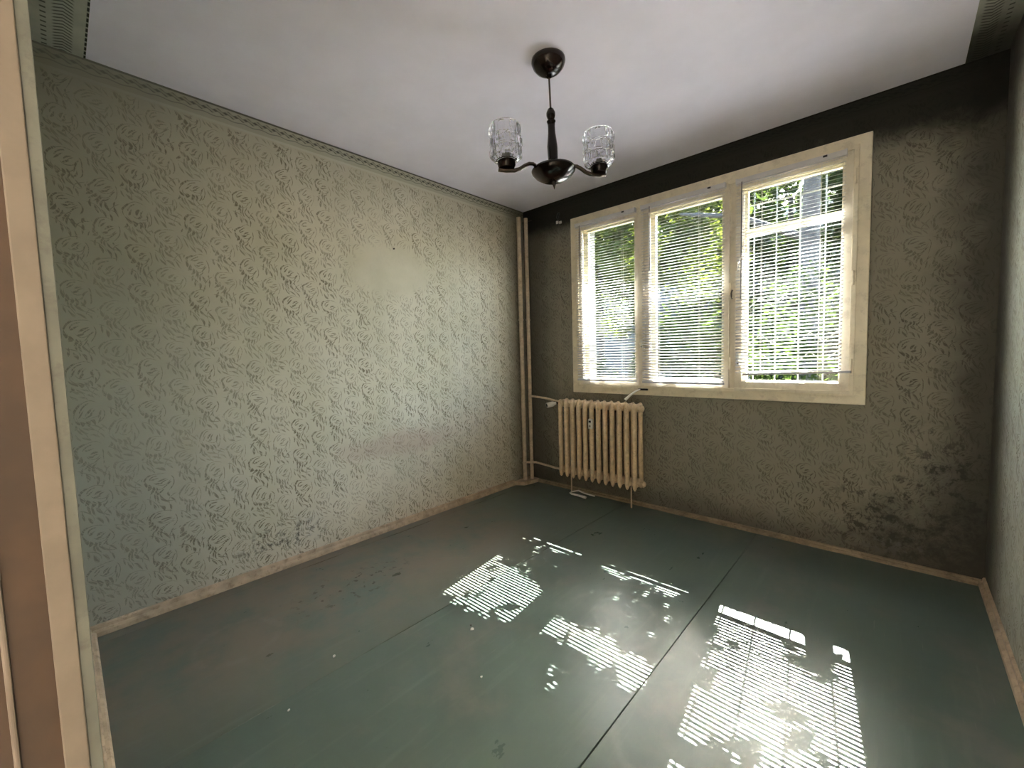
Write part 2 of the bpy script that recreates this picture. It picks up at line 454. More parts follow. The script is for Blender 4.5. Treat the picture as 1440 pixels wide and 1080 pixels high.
def floor_mat(name, dusty):
    N = NT(name)
    P = N.pos()
    X = N.sep(P)
    big = N.noise(P, 1.6, 5.0, 0.6, 0.4)
    mid = N.noise(P, 7.0, 5.0, 0.6)
    st = N.noise(N.v('MULTIPLY', P, (26.0, 2.2, 1.0)), 1.0, 4.0)
    st2 = N.noise(N.v('MULTIPLY', P, (90.0, 5.0, 1.0)), 1.0, 3.0)
    green, grn2, dust = (0.095, 0.128, 0.110), (0.078, 0.108, 0.093), (0.165, 0.145, 0.115)
    col = N.mix(N.ramp(big, 0.35, 0.65), green, grn2)
    d = N.m('ADD', big, N.m('MULTIPLY_ADD', mid, 0.5, -0.25))
    if dusty:
        dx = N.ramp(X[0], 0.6, 1.05, 1.0, 0.3)
        dx = N.m('MULTIPLY', dx, N.ramp(X[1], 1.9, 2.5, 1.0, 0.15))
        col = N.mix(N.m('MULTIPLY', N.ramp(d, 0.26, 0.56), dx), col, dust)
        # dark foot-worn specks
        sp = N.v('LENGTH', N.v('MULTIPLY', N.v('SUBTRACT', P, (0.50, 0.98, 0)), (5.0, 2.4, 1.0)))
        sp = N.m('MULTIPLY', N.ramp(sp, 0.3, 1.2, 1.0, 0.0), N.ramp(N.noise(P, 24.0, 4.0), 0.58, 0.66))
        col = N.mix(N.m('MULTIPLY', sp, 0.8), col, (0.03, 0.014, 0.010))
    else:
        col = N.mix(N.m('MULTIPLY', N.ramp(d, 0.48, 0.72), 0.55), col, (0.155, 0.150, 0.130))
    col = N.mix(N.m('MULTIPLY', N.ramp(st, 0.52, 0.75), 0.35), col, (0.145, 0.17, 0.145))
    col = N.mix(N.m('MULTIPLY', N.ramp(st2, 0.66, 0.78), 0.35), col, (0.20, 0.21, 0.19))
    # arc-shaped wipe marks
    for cx, cy, rr in ((0.55, 0.42, 0.16), (1.72, 1.62, 0.22), (1.75, 1.66, 0.30), (2.25, 1.25, 0.26)):
        dd = N.v('LENGTH', N.v('MULTIPLY', N.v('SUBTRACT', P, (cx, cy, 0)), (1, 1, 0)))
        ring = N.m('SUBTRACT', 0.03, N.m('ABSOLUTE', N.m('SUBTRACT', N.m('ADD', dd, N.m('MULTIPLY_ADD', mid, 0.05, -0.025)), rr)))
        ring = N.m('MULTIPLY', N.ramp(ring, 0.0, 0.03), N.ramp(mid, 0.4, 0.65))
        col = N.mix(N.m('MULTIPLY', ring, 0.28), col, (0.21, 0.21, 0.19))
    rough = N.m('MULTIPLY_ADD', mid, 0.22, N.m('MULTIPLY_ADD', st, 0.10, 0.16))
    bump = N.m('ADD', N.m('MULTIPLY', st, 0.5), N.noise(P, 5.0, 2.0))
    N.bsdf(col, rough, spec=0.35, bump=bump, bstr=0.12, bdist=0.004)
    return N.mat


mat['floor_green'] = floor_mat('green_floor_paint', False)
mat['floor_dusty'] = floor_mat('dusty_green_floor_paint', True)


def strip_mat(name, axis_across, origin, sgn, along, soot):
    """ceiling border paper: dashed inner edge, slanted strokes, dots near the wall"""
    N = NT(name)
    P = N.pos()
    X = N.sep(P)
    d = N.m('MULTIPLY', N.m('SUBTRACT', X[axis_across], origin), sgn)     # distance from the wall
    a = X[along]
    col = N.mix(N.ramp(N.noise(P, 8.0), 0.3, 0.7), (0.50, 0.50, 0.43), (0.40, 0.40, 0.35))
    dash = N.ramp(N.m('SINE', N.m('MULTIPLY', a, 2 * PI / 0.036)), -0.75, -0.35)
    ed = N.m('MULTIPLY', N.m('MULTIPLY', N.ramp(d, 0.160, 0.162), N.m('MULTIPLY_ADD', dash, 0.8, 0.2)), 1.0)
    wv = N.m('ADD', N.m('MULTIPLY', a, 2 * PI / 0.022), N.m('MULTIPLY', N.m('ABSOLUTE', N.m('SUBTRACT', d, 0.098)), 190.0))
    sl = N.m('MULTIPLY', N.ramp(N.m('SINE', wv), 0.1, 0.6), N.ramp(N.m('ABSOLUTE', N.m('SUBTRACT', d, 0.098)), 0.022, 0.032, 1.0, 0.0))
    dt = N.m('MULTIPLY', N.ramp(N.m('SINE', N.m('MULTIPLY', a, 2 * PI / 0.033)), 0.4, 0.7), N.ramp(N.m('ABSOLUTE', N.m('SUBTRACT', d, 0.045)), 0.006, 0.010, 1.0, 0.0))
    ink = N.m('MAXIMUM', ed, N.m('MAXIMUM', N.m('MULTIPLY', sl, 0.75), N.m('MULTIPLY', dt, 0.8)))
    col = N.mix(ink, col, (0.03, 0.03, 0.026))
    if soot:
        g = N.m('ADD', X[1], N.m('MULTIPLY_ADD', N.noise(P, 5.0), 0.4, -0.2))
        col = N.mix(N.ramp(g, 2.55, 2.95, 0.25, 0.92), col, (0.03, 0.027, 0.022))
    N.bsdf(col, 0.8, spec=0.2)
    return N.mat


mat['strip_front'] = strip_mat('ceiling_border_print', 1, YF, 1, 0, False)
mat['strip_right'] = strip_mat('sooty_ceiling_border_print', 0, W, -1, 1, True)


# ------------------------------------------------------------------ geometry helper
class MB:
    def __init__(self):
        self.v, self.f = [], []

    def add(self, vs, fs):
        o = len(self.v)
        self.v += [tuple(p) for p in vs]
        self.f += [tuple(i + o for i in q) for q in fs]
        return self

    def box(self, x0, x1, y0, y1, z0, z1):
        return self.add([(x0, y0, z0), (x1, y0, z0), (x1, y1, z0), (x0, y1, z0), (x0, y0, z1), (x1, y0, z1), (x1, y1, z1), (x0, y1, z1)],
                        [(0, 3, 2, 1), (4, 5, 6, 7), (0, 1, 5, 4), (1, 2, 6, 5), (2, 3, 7, 6), (3, 0, 4, 7)])

    def frame(self, x0, x1, z0, z1, w, y0, y1, wb=None, wt=None, wl=None, wr=None):
        """rectangular ring in the xz plane with mitred look"""
        wb, wt, wl, wr = wb or w, wt or w, wl or w, wr or w
        o = [(x0, z0), (x1, z0), (x1, z1), (x0, z1)]
        i = [(x0 + wl, z0 + wb), (x1 - wr, z0 + wb), (x1 - wr, z1 - wt), (x0 + wl, z1 - wt)]
        vs = [(a, y0, b) for a, b in o + i] + [(a, y1, b) for a, b in o + i]
        fs = []
        for k in range(4):
            n = (k + 1) % 4
            fs += [(k, n, 4 + n, 4 + k), (8 + k, 12 + k, 12 + n, 8 + n), (k, 8 + k, 8 + n, n), (4 + k, 4 + n, 12 + n, 12 + k)]
        return self.add(vs, fs)

    def prism(self, poly, z0, z1):
        n = len(poly)
        vs = [(x, y, z0) for x, y in poly] + [(x, y, z1) for x, y in poly]
        fs = [tuple(reversed(range(n))), tuple(range(n, 2 * n))]
        fs += [(k, (k + 1) % n, n + (k + 1) % n, n + k) for k in range(n)]
        return self.add(vs, fs)

    def lathe(self, prof, seg=24, axis='z', c=(0, 0, 0), cap=True):
        n = len(prof)
        vs = []
        for rr, hh in prof:
            for k in range(seg):
                a = 2 * PI * k / seg
                p = (rr * math.cos(a), rr * math.sin(a), hh)
                if axis == 'y':
                    p = (p[0], hh, p[1])
                elif axis == 'x':
                    p = (hh, p[0], p[1])
                vs.append((p[0] + c[0], p[1] + c[1], p[2] + c[2]))
        fs = [(j * seg + k, j * seg + (k + 1) % seg, (j + 1) * seg + (k + 1) % seg, (j + 1) * seg + k) for j in range(n - 1) for k in range(seg)]
        if cap:
            fs += [tuple(reversed(range(seg))), tuple(range((n - 1) * seg, n * seg))]
        return self.add(vs, fs)

    def tube(self, pts, rad, seg=10, flat=1.0):
        pts = [Vector(p) for p in pts]
        n = len(pts)
        rads = rad if isinstance(rad, (list, tuple)) else [rad] * n
        vs, up = [], None
        for i, p in enumerate(pts):
            t = (pts[min(i + 1, n - 1)] - pts[max(i - 1, 0)]).normalized()
            if up is None:
                up = Vector((0, 0, 1)) if abs(t.z) < 0.9 else Vector((0, 1, 0))
            b = t.cross(up).normalized()
            up = b.cross(t).normalized()
            for k in range(seg):
                a = 2 * PI * k / seg
                vs.append(p + b * math.cos(a) * rads[i] + up * math.sin(a) * rads[i] * flat)
        fs = [(j * seg + k, j * seg + (k + 1) % seg, (j + 1) * seg + (k + 1) % seg, (j + 1) * seg + k) for j in range(n - 1) for k in range(seg)]
        fs += [tuple(reversed(range(seg))), tuple(range((n - 1) * seg, n * seg))]
        return self.add(vs, fs)

    def mesh(self, name, m, smooth=False, bev=0.0, segs=2):
        me = bpy.data.meshes.new(name)
        me.from_pydata(self.v, [], self.f)
        bm = bmesh.new()
        bm.from_mesh(me)
        bmesh.ops.recalc_face_normals(bm, faces=bm.faces)
        if bev:
            ed = [e for e in bm.edges if len(e.link_faces) == 2 and e.calc_face_angle(0) > 0.6]
            bmesh.ops.bevel(bm, geom=ed, offset=bev, segments=segs, affect='EDGES', profile=0.6)
        bm.to_mesh(me)
        bm.free()
        if smooth:
            me.polygons.foreach_set('use_smooth', [True] * len(me.polygons))
            if smooth != 'all':
                me.set_sharp_from_angle(angle=math.radians(38))
        me.materials.append(m)
        return me

    def build(self, name, m, parent=None, smooth=False, bev=0.0, loc=None):
        o = bpy.data.objects.new(name, self.mesh(name, m, smooth, bev))
        COL.objects.link(o)
        if parent:
            o.parent = parent
        if loc is not None:
            o.location = loc
        return o


def tag(o, label=None, cat=None, group=None, kind=None):
    if label:
        o['label'] = label
    if cat:
        o['category'] = cat
    if group:
        o['group'] = group
    if kind:
        o['kind'] = kind
    return o


def thing(name, loc, label, cat, group=None, kind=None):
    o = bpy.data.objects.new(name, None)
    COL.objects.link(o)
    o.location = loc
    o.empty_display_size = 0.05
    return tag(o, label, cat, group, kind)


def inst(src, name, parent, loc=None, rot=None):
    o = src.copy()
    o.name = name
    COL.objects.link(o)
    o.parent = parent
    if loc is not None:
        o.location = loc
    if rot is not None:
        o.rotation_euler = rot
    return o


# ------------------------------------------------------------------ room shell
WT = 0.30
OX0, OX1, OZ0, OZ1 = 0.60, 2.50, 0.945, 2.355      # window opening
DX0, DX1, DZ = 1.93, 2.93, 2.06                     # doorway (camera stands in it)

fl = MB().box(-0.15, W + 0.15, YF - 0.15, D + 0.3, -0.12, -0.012).build('floor', mat['iron'])
tag(fl, 'floor of worn green painted sheets butted with dark gaps', 'floor', kind='structure')
Y0 = YF - 0.13
# slightly ragged edges: the joints open to a dark gap here and close to a hairline there
edge_l = [(0.0955, Y0), (0.0958, 0.84), (0.1040, 0.95), (0.1020, 1.08), (0.0958, 1.13), (0.0958, 1.36), (0.1060, 1.50), (0.1030, 1.78), (0.0958, 1.84), (0.0958, 2.20), (0.1070, 2.34), (0.1060, 2.54), (0.0958, 2.66), (0.0958, D)]
edge_m = [(1.0600, Y0), (1.0598, 0.55), (1.0592, 0.72), (1.0570, 0.82), (1.0565, 1.30), (1.0570, 2.0), (1.0572, 2.6), (1.0590, 2.9), (1.0598, D)]
edge_r = [(2.0095, Y0), (2.0092, 1.4), (2.0100, 2.2), (2.0118, 2.6), (2.0125, D)]
sheets = [([(0.0, Y0), (0.0945, Y0), (0.0945, D), (0.0, D)], 'floor_dusty'),
          (edge_l[::-1] + edge_m, 'floor_dusty'),
          ([(1.0612, D), (1.0612, Y0)] + edge_r, 'floor_green'),
          ([(2.0140, D), (2.0140, Y0), (W, Y0), (W, D)], 'floor_green')]
for poly, m_ in sheets:
    MB().prism(poly, -0.012, 0.0).build('floor_sheet', mat[m_], fl)
o = MB().box(-0.15, W + 0.15, YF - 0.15, D + 0.3, H, H + 0.12).build('ceiling', mat['ceiling'])
tag(o, 'plain off white painted ceiling', 'ceiling', kind='structure')
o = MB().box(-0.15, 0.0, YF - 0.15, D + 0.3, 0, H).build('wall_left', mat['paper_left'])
tag(o, 'long wall with cream leaf swirl wallpaper and a worn pale patch', 'wall', kind='structure')
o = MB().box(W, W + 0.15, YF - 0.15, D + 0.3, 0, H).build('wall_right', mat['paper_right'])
tag(o, 'narrow slice of papered wall beside the sooty mouldy corner', 'wall', kind='structure')
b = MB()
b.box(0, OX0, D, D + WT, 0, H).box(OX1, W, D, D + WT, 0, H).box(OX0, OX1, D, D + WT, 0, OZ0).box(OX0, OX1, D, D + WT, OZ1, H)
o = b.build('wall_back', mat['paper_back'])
tag(o, 'sooty leaf papered wall, toned dark as if backlit, holding the triple window', 'wall', kind='structure')
b = MB()
b.box(0, DX0, YF - 0.12, YF, 0, H).box(DX1, W, YF - 0.12, YF, 0, H).box(DX0, DX1, YF - 0.12, YF, DZ, H)
o = b.build('wall_front', mat['paper_front'])
tag(o, 'door wall seen edge-on with worn greenish paper', 'wall', kind='structure')

# hallway behind the doorway
HB = -1.55
b = MB()
b.box(0.6, W + 0.5, HB - 0.1, HB, -0.12, H + 0.12).box(0.5, 0.6, HB - 0.1, YF - 0.12, -0.12, H + 0.12).box(W + 0.4, W + 0.5, HB, YF - 0.12, -0.12, H + 0.12)
b.box(0.6, W + 0.4, HB, YF - 0.15, H, H + 0.12).box(0.6, W + 0.4, HB, YF - 0.15, -0.12, -0.004)
b.box(W + 0.15, W + 0.4, YF - 0.15, YF - 0.10, 0, H)
o = b.build('wall_hall', mat['hall'])
tag(o, 'plain painted hallway shell behind the doorway', 'wall', kind='structure')

hl = thing('hall_fill_lamp', (1.15, -0.85, H), 'unseen opal globe lamp added in the hallway as fill light for the room', 'lamp')
MB().lathe([(0.06, -0.03), (0.065, -0.02), (0.065, 0.0)], 20).build('canopy', mat['white_plastic'], hl, smooth=True)
MB().lathe([(0.006, -0.28), (0.006, -0.03)], 10).build('rod', mat['iron'], hl)
gl = MB().lathe([(0.002, -0.50), (0.06, -0.485), (0.10, -0.43), (0.11, -0.39), (0.10, -0.34), (0.06, -0.29), (0.02, -0.275)], 24).build('globe', mat['opal'], hl, smooth='all')
hb = bpy.data.lights.new('hall_fill_bulb', 'POINT')  # unseen fill light, added to lift the room-facing surfaces
hb.energy = 23.0
hb.color = (1.0, 0.96, 0.92)
hb.shadow_soft_size = 0.11
hbo = bpy.data.objects.new('hall_fill_bulb', hb)
COL.objects.link(hbo)
hbo.location = (0, 0, -0.66)
hbo.parent = hl

# door frame: stepped jamb of the doorway, seen as vertical bands at the frame edge
dr = thing('door_1', (DX0, YF, 0), 'painted door jamb with brown rebate at the photo edge', 'door', kind='structure')
o = MB().box(0, 0.006, -0.0330, -0.0115, 0, DZ).build('jamb_board', mat['jamb'], dr, bev=0.0015)
tag(o, 'pinkish cream jamb board')
o = MB().box(0, 0.003, -0.0115, 0.0, 0, DZ).build('plaster_return', mat['jamb_grey'], dr, bev=0.001)
o = MB().box(0, 0.004, -0.0660, -0.0330, 0, DZ).build('rebate', mat['brown'], dr)
tag(o, 'dark brown varnished rebate')
o = MB().box(0, 0.009, -0.0715, -0.0660, 0, DZ).build('bead', mat['putty'], dr, bev=0.002)
o = MB().box(0, 0.004, -0.12, -0.0715, 0, DZ).build('stop_board', mat['brown'], dr)
o = MB().box(DX1 - DX0 - 0.006, DX1 - DX0, -0.12, 0.0, 0, DZ).build('jamb_board', mat['jamb'], dr)
o = MB().box(0.01, DX1 - DX0 - 0.006, -0.12, 0.0, DZ - 0.02, DZ).build('head_board', mat['jamb'], dr)


# skirting boards: a quarter-round strip over a thin board
def skirting(name, p0, p1, nrm, label, hs=1.0, ws=1.0, m_='skirting'):
    p0, p1, n = Vector((*p0, 0)), Vector((*p1, 0)), Vector((*nrm, 0))
    prof = [(0, 0.0), (0.022, 0.0), (0.022, 0.020), (0.017, 0.029), (0.010, 0.032), (0.010, 0.046), (0.006, 0.051), (0, 0.052)]
    vs = [p + n * a * ws + Vector((0, 0, z * hs)) for p in (p0, p1) for a, z in prof]
    k = len(prof)
    fs = [(i, (i + 1) % k, k + (i + 1) % k, k + i) for i in range(k)] + [tuple(range(k)), tuple(range(k, 2 * k))]
    o = MB().add(vs, fs).build(name, mat[m_])
    return tag(o, label, 'baseboard', kind='structure')


skirting('baseboard_left', (0, YF), (0, 2.84), (1, 0), 'peach painted baseboard along the wallpapered long wall')
skirting('baseboard_back', (0.125, D), (W, D), (0, -1), 'darker baseboard under the window and radiator', 0.6, 1.0, 'skirting_dark')
skirting('baseboard_right', (W, YF), (W, D - 0.022), (-1, 0), 'bare pinkish baseboard beside the dark mouldy corner')
skirting('baseboard_front', (0.022, YF), (DX0, YF), (0, 1), 'worn pinkish baseboard running to the door jamb', 1.0, 1.35)
b = MB().prism([(0.0, 2.84), (0.022, 2.84), (0.095, 2.885), (0.118, 2.97), (0.125, 3.054), (0.125, D), (0.0, D)], 0.0, 0.035)
o = b.build('trim_1', mat['skirting'], bev=0.004)
tag(o, 'angled cover board on the floor round the pipe feet', 'trim', kind='structure')

# border paper pasted on the ceiling along door wall and right wall
o = MB().box(0.0, W, YF, YF + 0.168, H - 0.0012, H).build('trim_2', mat['strip_front'])
tag(o, 'printed border paper strip on ceiling above the door wall', 'trim', kind='structure')
o = MB().box(W - 0.145, W, YF + 0.168, D, H - 0.0012, H).build('trim_3', mat['strip_right'])
tag(o, 'sooty printed border strip on ceiling over the mouldy corner', 'trim', kind='structure')


# ------------------------------------------------------------------ window
win = thing('window_1', (0, D, 0), 'triple casement timber window in chipped cream paint', 'window', kind='structure')


def wy(y):
    return y - D


b = MB().frame(0.556, 2.546, 0.897, 2.401, 0.060, wy(3.054), wy(3.078))
b.build('casing', mat['cream'], win, bev=0.004)
b = MB().frame(0.606, 2.492, 0.947, 2.351, 0.024, wy(3.048), wy(3.062))
b.build('casing_bead', mat['cream'], win, bev=0.003)
b = MB().frame(OX0, OX1, OZ0, OZ1, 0.028, wy(3.079), wy(3.235))
b.build('frame_box', mat['cream'], win)
MB().box(1.181, 1.226, wy(3.052), wy(3.20), 0.96, 2.335).build('mullion', mat['sash'], win, bev=0.004)
MB().box(1.829, 1.864, wy(3.068), wy(3.20), 0.96, 2.335).build('mullion', mat['sash'], win, bev=0.003)


def sash(x0, x1, gx0, gx1, gz0, gz1, transom):
    y0, y1 = wy(3.056), wy(3.092)
    s = MB().frame(x0, x1, 0.965, 2.333, 0.04, y0, y1, wb=gz0 - 0.965, wt=2.333 - gz1, wl=gx0 - x0, wr=x1 - gx1)
    s = s.build('sash', mat['sash'], win, bev=0.004)
    MB().frame(gx0 - 0.002, gx1 + 0.002, gz0 - 0.002, gz1 + 0.002, 0.008, wy(3.066), wy(3.074)).build('glazing_bead', mat['sash'], s)
    MB().box(gx0, gx1, wy(3.075), wy(3.079), gz0, gz1).build('glass_pane', mat['glass'], s)
    oy0, oy1 = wy(3.14), wy(3.175)
    q = MB().frame(x0 + 0.004, x1 - 0.004, 0.972, 2.327, 0.05, oy0, oy1)
    if transom:
        q.box(x0 + 0.05, x1 - 0.05, oy0 - 0.004, oy1, 1.985, 2.030)
    q = q.build('outer_sash', mat['sash'], win, bev=0.003)
    MB().box(x0 + 0.05, x1 - 0.05, wy(3.156), wy(3.160), 1.02, 2.28).build('glass_pane', mat['glass'], q)
    return s


sL = sash(0.622, 1.180, 0.662, 1.148, 1.012, 2.282, False)
sM = sash(1.227, 1.828, 1.266, 1.786, 1.010, 2.282, False)
sR = sash(1.865, 2.474, 1.908, 2.424, 1.020, 2.276, True)
MB().box(1.865, 2.474, wy(3.044), wy(3.057), 0.957, 0.975).build('drip_rail', mat['sash'], win, bev=0.002)


def hinge(x, z, par):
    MB().lathe([(0.0, -0.042), (0.006, -0.040), (0.0065, 0.0), (0.006, 0.040), (0.0, 0.042)], 10, c=(x, wy(3.050), z), cap=False).build('hinge', mat['cream'], par, smooth=True)


for z in (1.12, 1.62, 2.18):
    hinge(2.478, z, sR)
    hinge(1.834, z + 0.02, sM)
for z in (1.12, 2.16):
    hinge(0.616, z, sL)


def handle(x, z, par, down=True):
    e = MB().box(x - 0.008, x + 0.008, wy(3.047), wy(3.056), z - 0.032, z + 0.032)
    e = e.build('handle_plate', mat['white_plastic'], par, bev=0.002)
    k = -1 if down else 1
    MB().tube([(x, wy(3.047), z), (x, wy(3.028), z), (x, wy(3.022), z + 0.012 * k), (x, wy(3.020), z + 0.055 * k)], [0.006, 0.006, 0.007, 0.005], 8).build('handle_grip', mat['cream'], e, smooth=True)
    MB().lathe([(0.0045, 0), (0.0045, 0.002)], 8, 'y', (x, wy(3.044), z - 0.024)).build('keyhole', mat['black_plastic'], e)


handle(1.203, 1.300, win)
handle(1.884, 1.800, sR)
e = MB().box(1.876, 1.898, wy(3.049), wy(3.056), 1.125, 1.205).build('catch_plate', mat['white_plastic'], sR, bev=0.002)
for z in (1.14, 1.19):
    MB().lathe([(0.0055, 0), (0.004, 0.003)], 8, 'y', (1.887, wy(3.046), z)).build('screw', mat['black_plastic'], e)
MB().tube([(1.846, wy(3.060), 1.575), (1.846, wy(3.046), 1.585), (1.846, wy(3.044), 1.61), (1.848, wy(3.056), 1.63)], 0.005, 8).build('hook', mat['iron'], win, smooth=True)
# latch at the foot of the mullion with its white folded lever
MB().box(1.178, 1.255, wy(3.040), wy(3.054), 0.935, 0.950).build('latch', mat['black_plastic'], win, bev=0.003)
lv = MB().tube([(1.196, wy(3.035), 0.944), (1.172, wy(3.010), 0.930), (1.135, wy(2.985), 0.897), (1.105, wy(2.965), 0.862)],
               [0.009, 0.014, 0.019, 0.024], 10, 0.45).build('latch_lever', mat['white_plastic'], win, smooth=True)
tag(lv, 'white plastic lever hanging over the radiator')
MB().box(0.640, 2.44, wy(3.235), wy(3.40), 0.915, 0.940).build('outer_sill', mat['concrete'], win)


# ------------------------------------------------------------------ venetian blinds
def slat_mesh(w):
    n, half, crown = 4, 0.0125, 0.0022
    top, bot = [], []
    for i in range(n + 1):
        t = -1 + 2 * i / n
        y, z = t * half, crown * (1 - t * t)
        top.append((y, z))
        bot.append((y, z - 0.0005))
    ring = top + bot[::-1]
    k = len(ring)
    vs = [(x, y, z) for x in (0, w) for y, z in ring]
    fs = [(i, (i + 1) % k, k + (i + 1) % k, k + i) for i in range(k)]
    fs += [(i, i + 1, k - 2 - i, k - 1 - i) for i in range(n)] + [(k + i + 1, k + i, 2 * k - 1 - i, 2 * k - 2 - i) for i in range(n)]
    return MB().add(vs, fs).mesh('slat', mat['slat'], 'all')


def blind(x0, x1, ztop, zbot, nsl, tilt, wand_x, wand_z, cords, label, tilt_rail=0.0, loose=0):
    yb = 3.029
    t = thing('venetian_blind', (x0, yb, ztop), label, 'blind', 'venetian blinds on the three sashes')
    w = x1 - x0
    MB().box(0, w, -0.013, 0.016, -0.030, 0.0).build('headrail', mat['headrail'], t, bev=0.002)
    e = MB().box(w - 0.105, w - 0.085, -0.018, -0.012, -0.014, -0.004).build('cord_lock', mat['black_plastic'], t, bev=0.001)
    MB().box(-0.004, 0.004, -0.015, 0.018, -0.032, 0.002).build('end_bracket', mat['headrail'], t)
    MB().box(w - 0.004, w + 0.004, -0.015, 0.018, -0.032, 0.002).build('end_bracket', mat['headrail'], t)
    me = slat_mesh(w)
    first = bpy.data.objects.new('slat', me)
    zs = np.linspace(-0.042, zbot - ztop + 0.012, nsl)
    for i, z in enumerate(zs):
        o = first if i == 0 else first.copy()
        o.name = 'slat'
        COL.objects.link(o)
        o.parent = t
        fr = i / (nsl - 1)
        sag = tilt_rail * fr
        rx = math.radians(tilt) + random.uniform(-0.022, 0.022)
        o.location = (0, 0, z)
        o.rotation_euler = (rx, random.uniform(-0.0015, 0.0015) - sag, 0)
    rail = MB().box(0, w, -0.0125, 0.0125, zbot - ztop - 0.009, zbot - ztop + 0.004).build('bottom_rail', mat['railgrey'], t, bev=0.002)
    rail.rotation_euler = (0, -tilt_rail, 0)
    for cx in cords:
        for yy in (-0.0130, 0.0130):
            MB().tube([(cx * w, yy, -0.03), (cx * w, yy, zbot - ztop)], 0.0010, 5).build('ladder_cord', mat['cord'], t)
    MB().tube([(wand_x - x0, -0.020, -0.026), (wand_x - x0, -0.022, wand_z - ztop)], [0.003, 0.0036], 6).build('tilt_wand', mat['wand'], t, smooth=True)
    return t


bl_l = blind(0.628, 1.168, 2.334, 1.012, 61, 21, 0.676, 1.88, (0.24, 0.80), 'narrowest white slatted blind, beside the corner pipes above the radiator')
bl_m = blind(1.222, 1.806, 2.334, 1.004, 61, 22, 1.292, 1.84, (0.22, 0.72), 'white slatted blind on the middle sash, reaching the sash foot')
bl_r = blind(1.878, 2.436, 2.330, 1.070, 57, 18, 1.912, 1.56, (0.26, 0.62, 0.80), 'white slatted blind hanging slightly crooked, short of its sash foot', tilt_rail=0.035)

# security grille outside the third sash
g = thing('window_grille', (1.86, 3.345, 1.0), 'white metal grille with zigzag bars outside the widest blind', 'grille')
for i in range(5):
    x = 0.05 + i * 0.135
    MB().tube([(x, 0, -0.055), (x, 0, 1.33)], 0.0042, 6).build('bar', mat['grille'], g)
for z in (0.17, 0.30, 0.56):
    pts = []
    for i in range(9):
        pts.append((0.02 + i * 0.0725, 0.006, z + (0.035 if i % 2 else -0.03)))
    MB().tube(pts, 0.0036, 6).build('zigzag_bar', mat['grille'], g)
for z in (-0.03, 1.24):
    MB().tube([(0.0, 0, z), (0.63, 0, z)], 0.005, 6).build('cross_bar', mat['grille'], g)

# ------------------------------------------------------------------ ceiling lamp
lamp = thing('chandelier', (1.449, 1.601, H), 'dark wooden two armed ceiling lamp with pressed crystal shades', 'lamp')
cdir = Vector((math.cos(yaw), math.sin(yaw), 0))      # arm axis is roughly along this, nearer on one end
adir = Vector((cdir.x * 0.972 - f.x * 0.24 * -1 * 0.97, cdir.y * 0.972 + f.y * 0.24 * 0.97, 0)).normalized()
dw = mat['dark_wood']
MB().lathe([(0.001, -0.066), (0.020, -0.065), (0.040, -0.059), (0.058, -0.047), (0.072, -0.030), (0.079, -0.012), (0.078, 0.0)], 36).build('canopy', dw, lamp, smooth='all')
MB().lathe([(0.012, -0.078), (0.011, -0.07), (0.016, -0.064), (0.016, -0.060)], 20).build('canopy_collar', dw, lamp, smooth=True)
MB().lathe([(0.0045, -0.222), (0.0045, -0.07)], 12).build('rod', mat['bronze'], lamp, smooth=True)
MB().lathe([(0.006, -0.272), (0.015, -0.266), (0.021, -0.250), (0.021, -0.238), (0.014, -0.222), (0.005, -0.214)], 24).build('bead', dw, lamp, smooth='all')
MB().lathe([(0.022, -0.474), (0.023, -0.45), (0.024, -0.42), (0.0245, -0.39), (0.021, -0.36), (0.0175, -0.33), (0.0165, -0.30), (0.018, -0.283), (0.021, -0.279), (0.021, -0.275), (0.010, -0.271)], 24).build('stem', dw, lamp, smooth='all')
MB().lathe([(0.002, -0.552), (0.030, -0.550), (0.060, -0.541), (0.086, -0.525), (0.102, -0.506), (0.104, -0.498), (0.098, -0.490), (0.070, -0.480), (0.030, -0.472)], 40).build('bowl', dw, lamp, smooth='all')
MB().lathe([(0.001, -0.586), (0.004, -0.574), (0.009, -0.562), (0.012, -0.552), (0.012, -0.548)], 16).build('finial', dw, lamp, smooth='all')


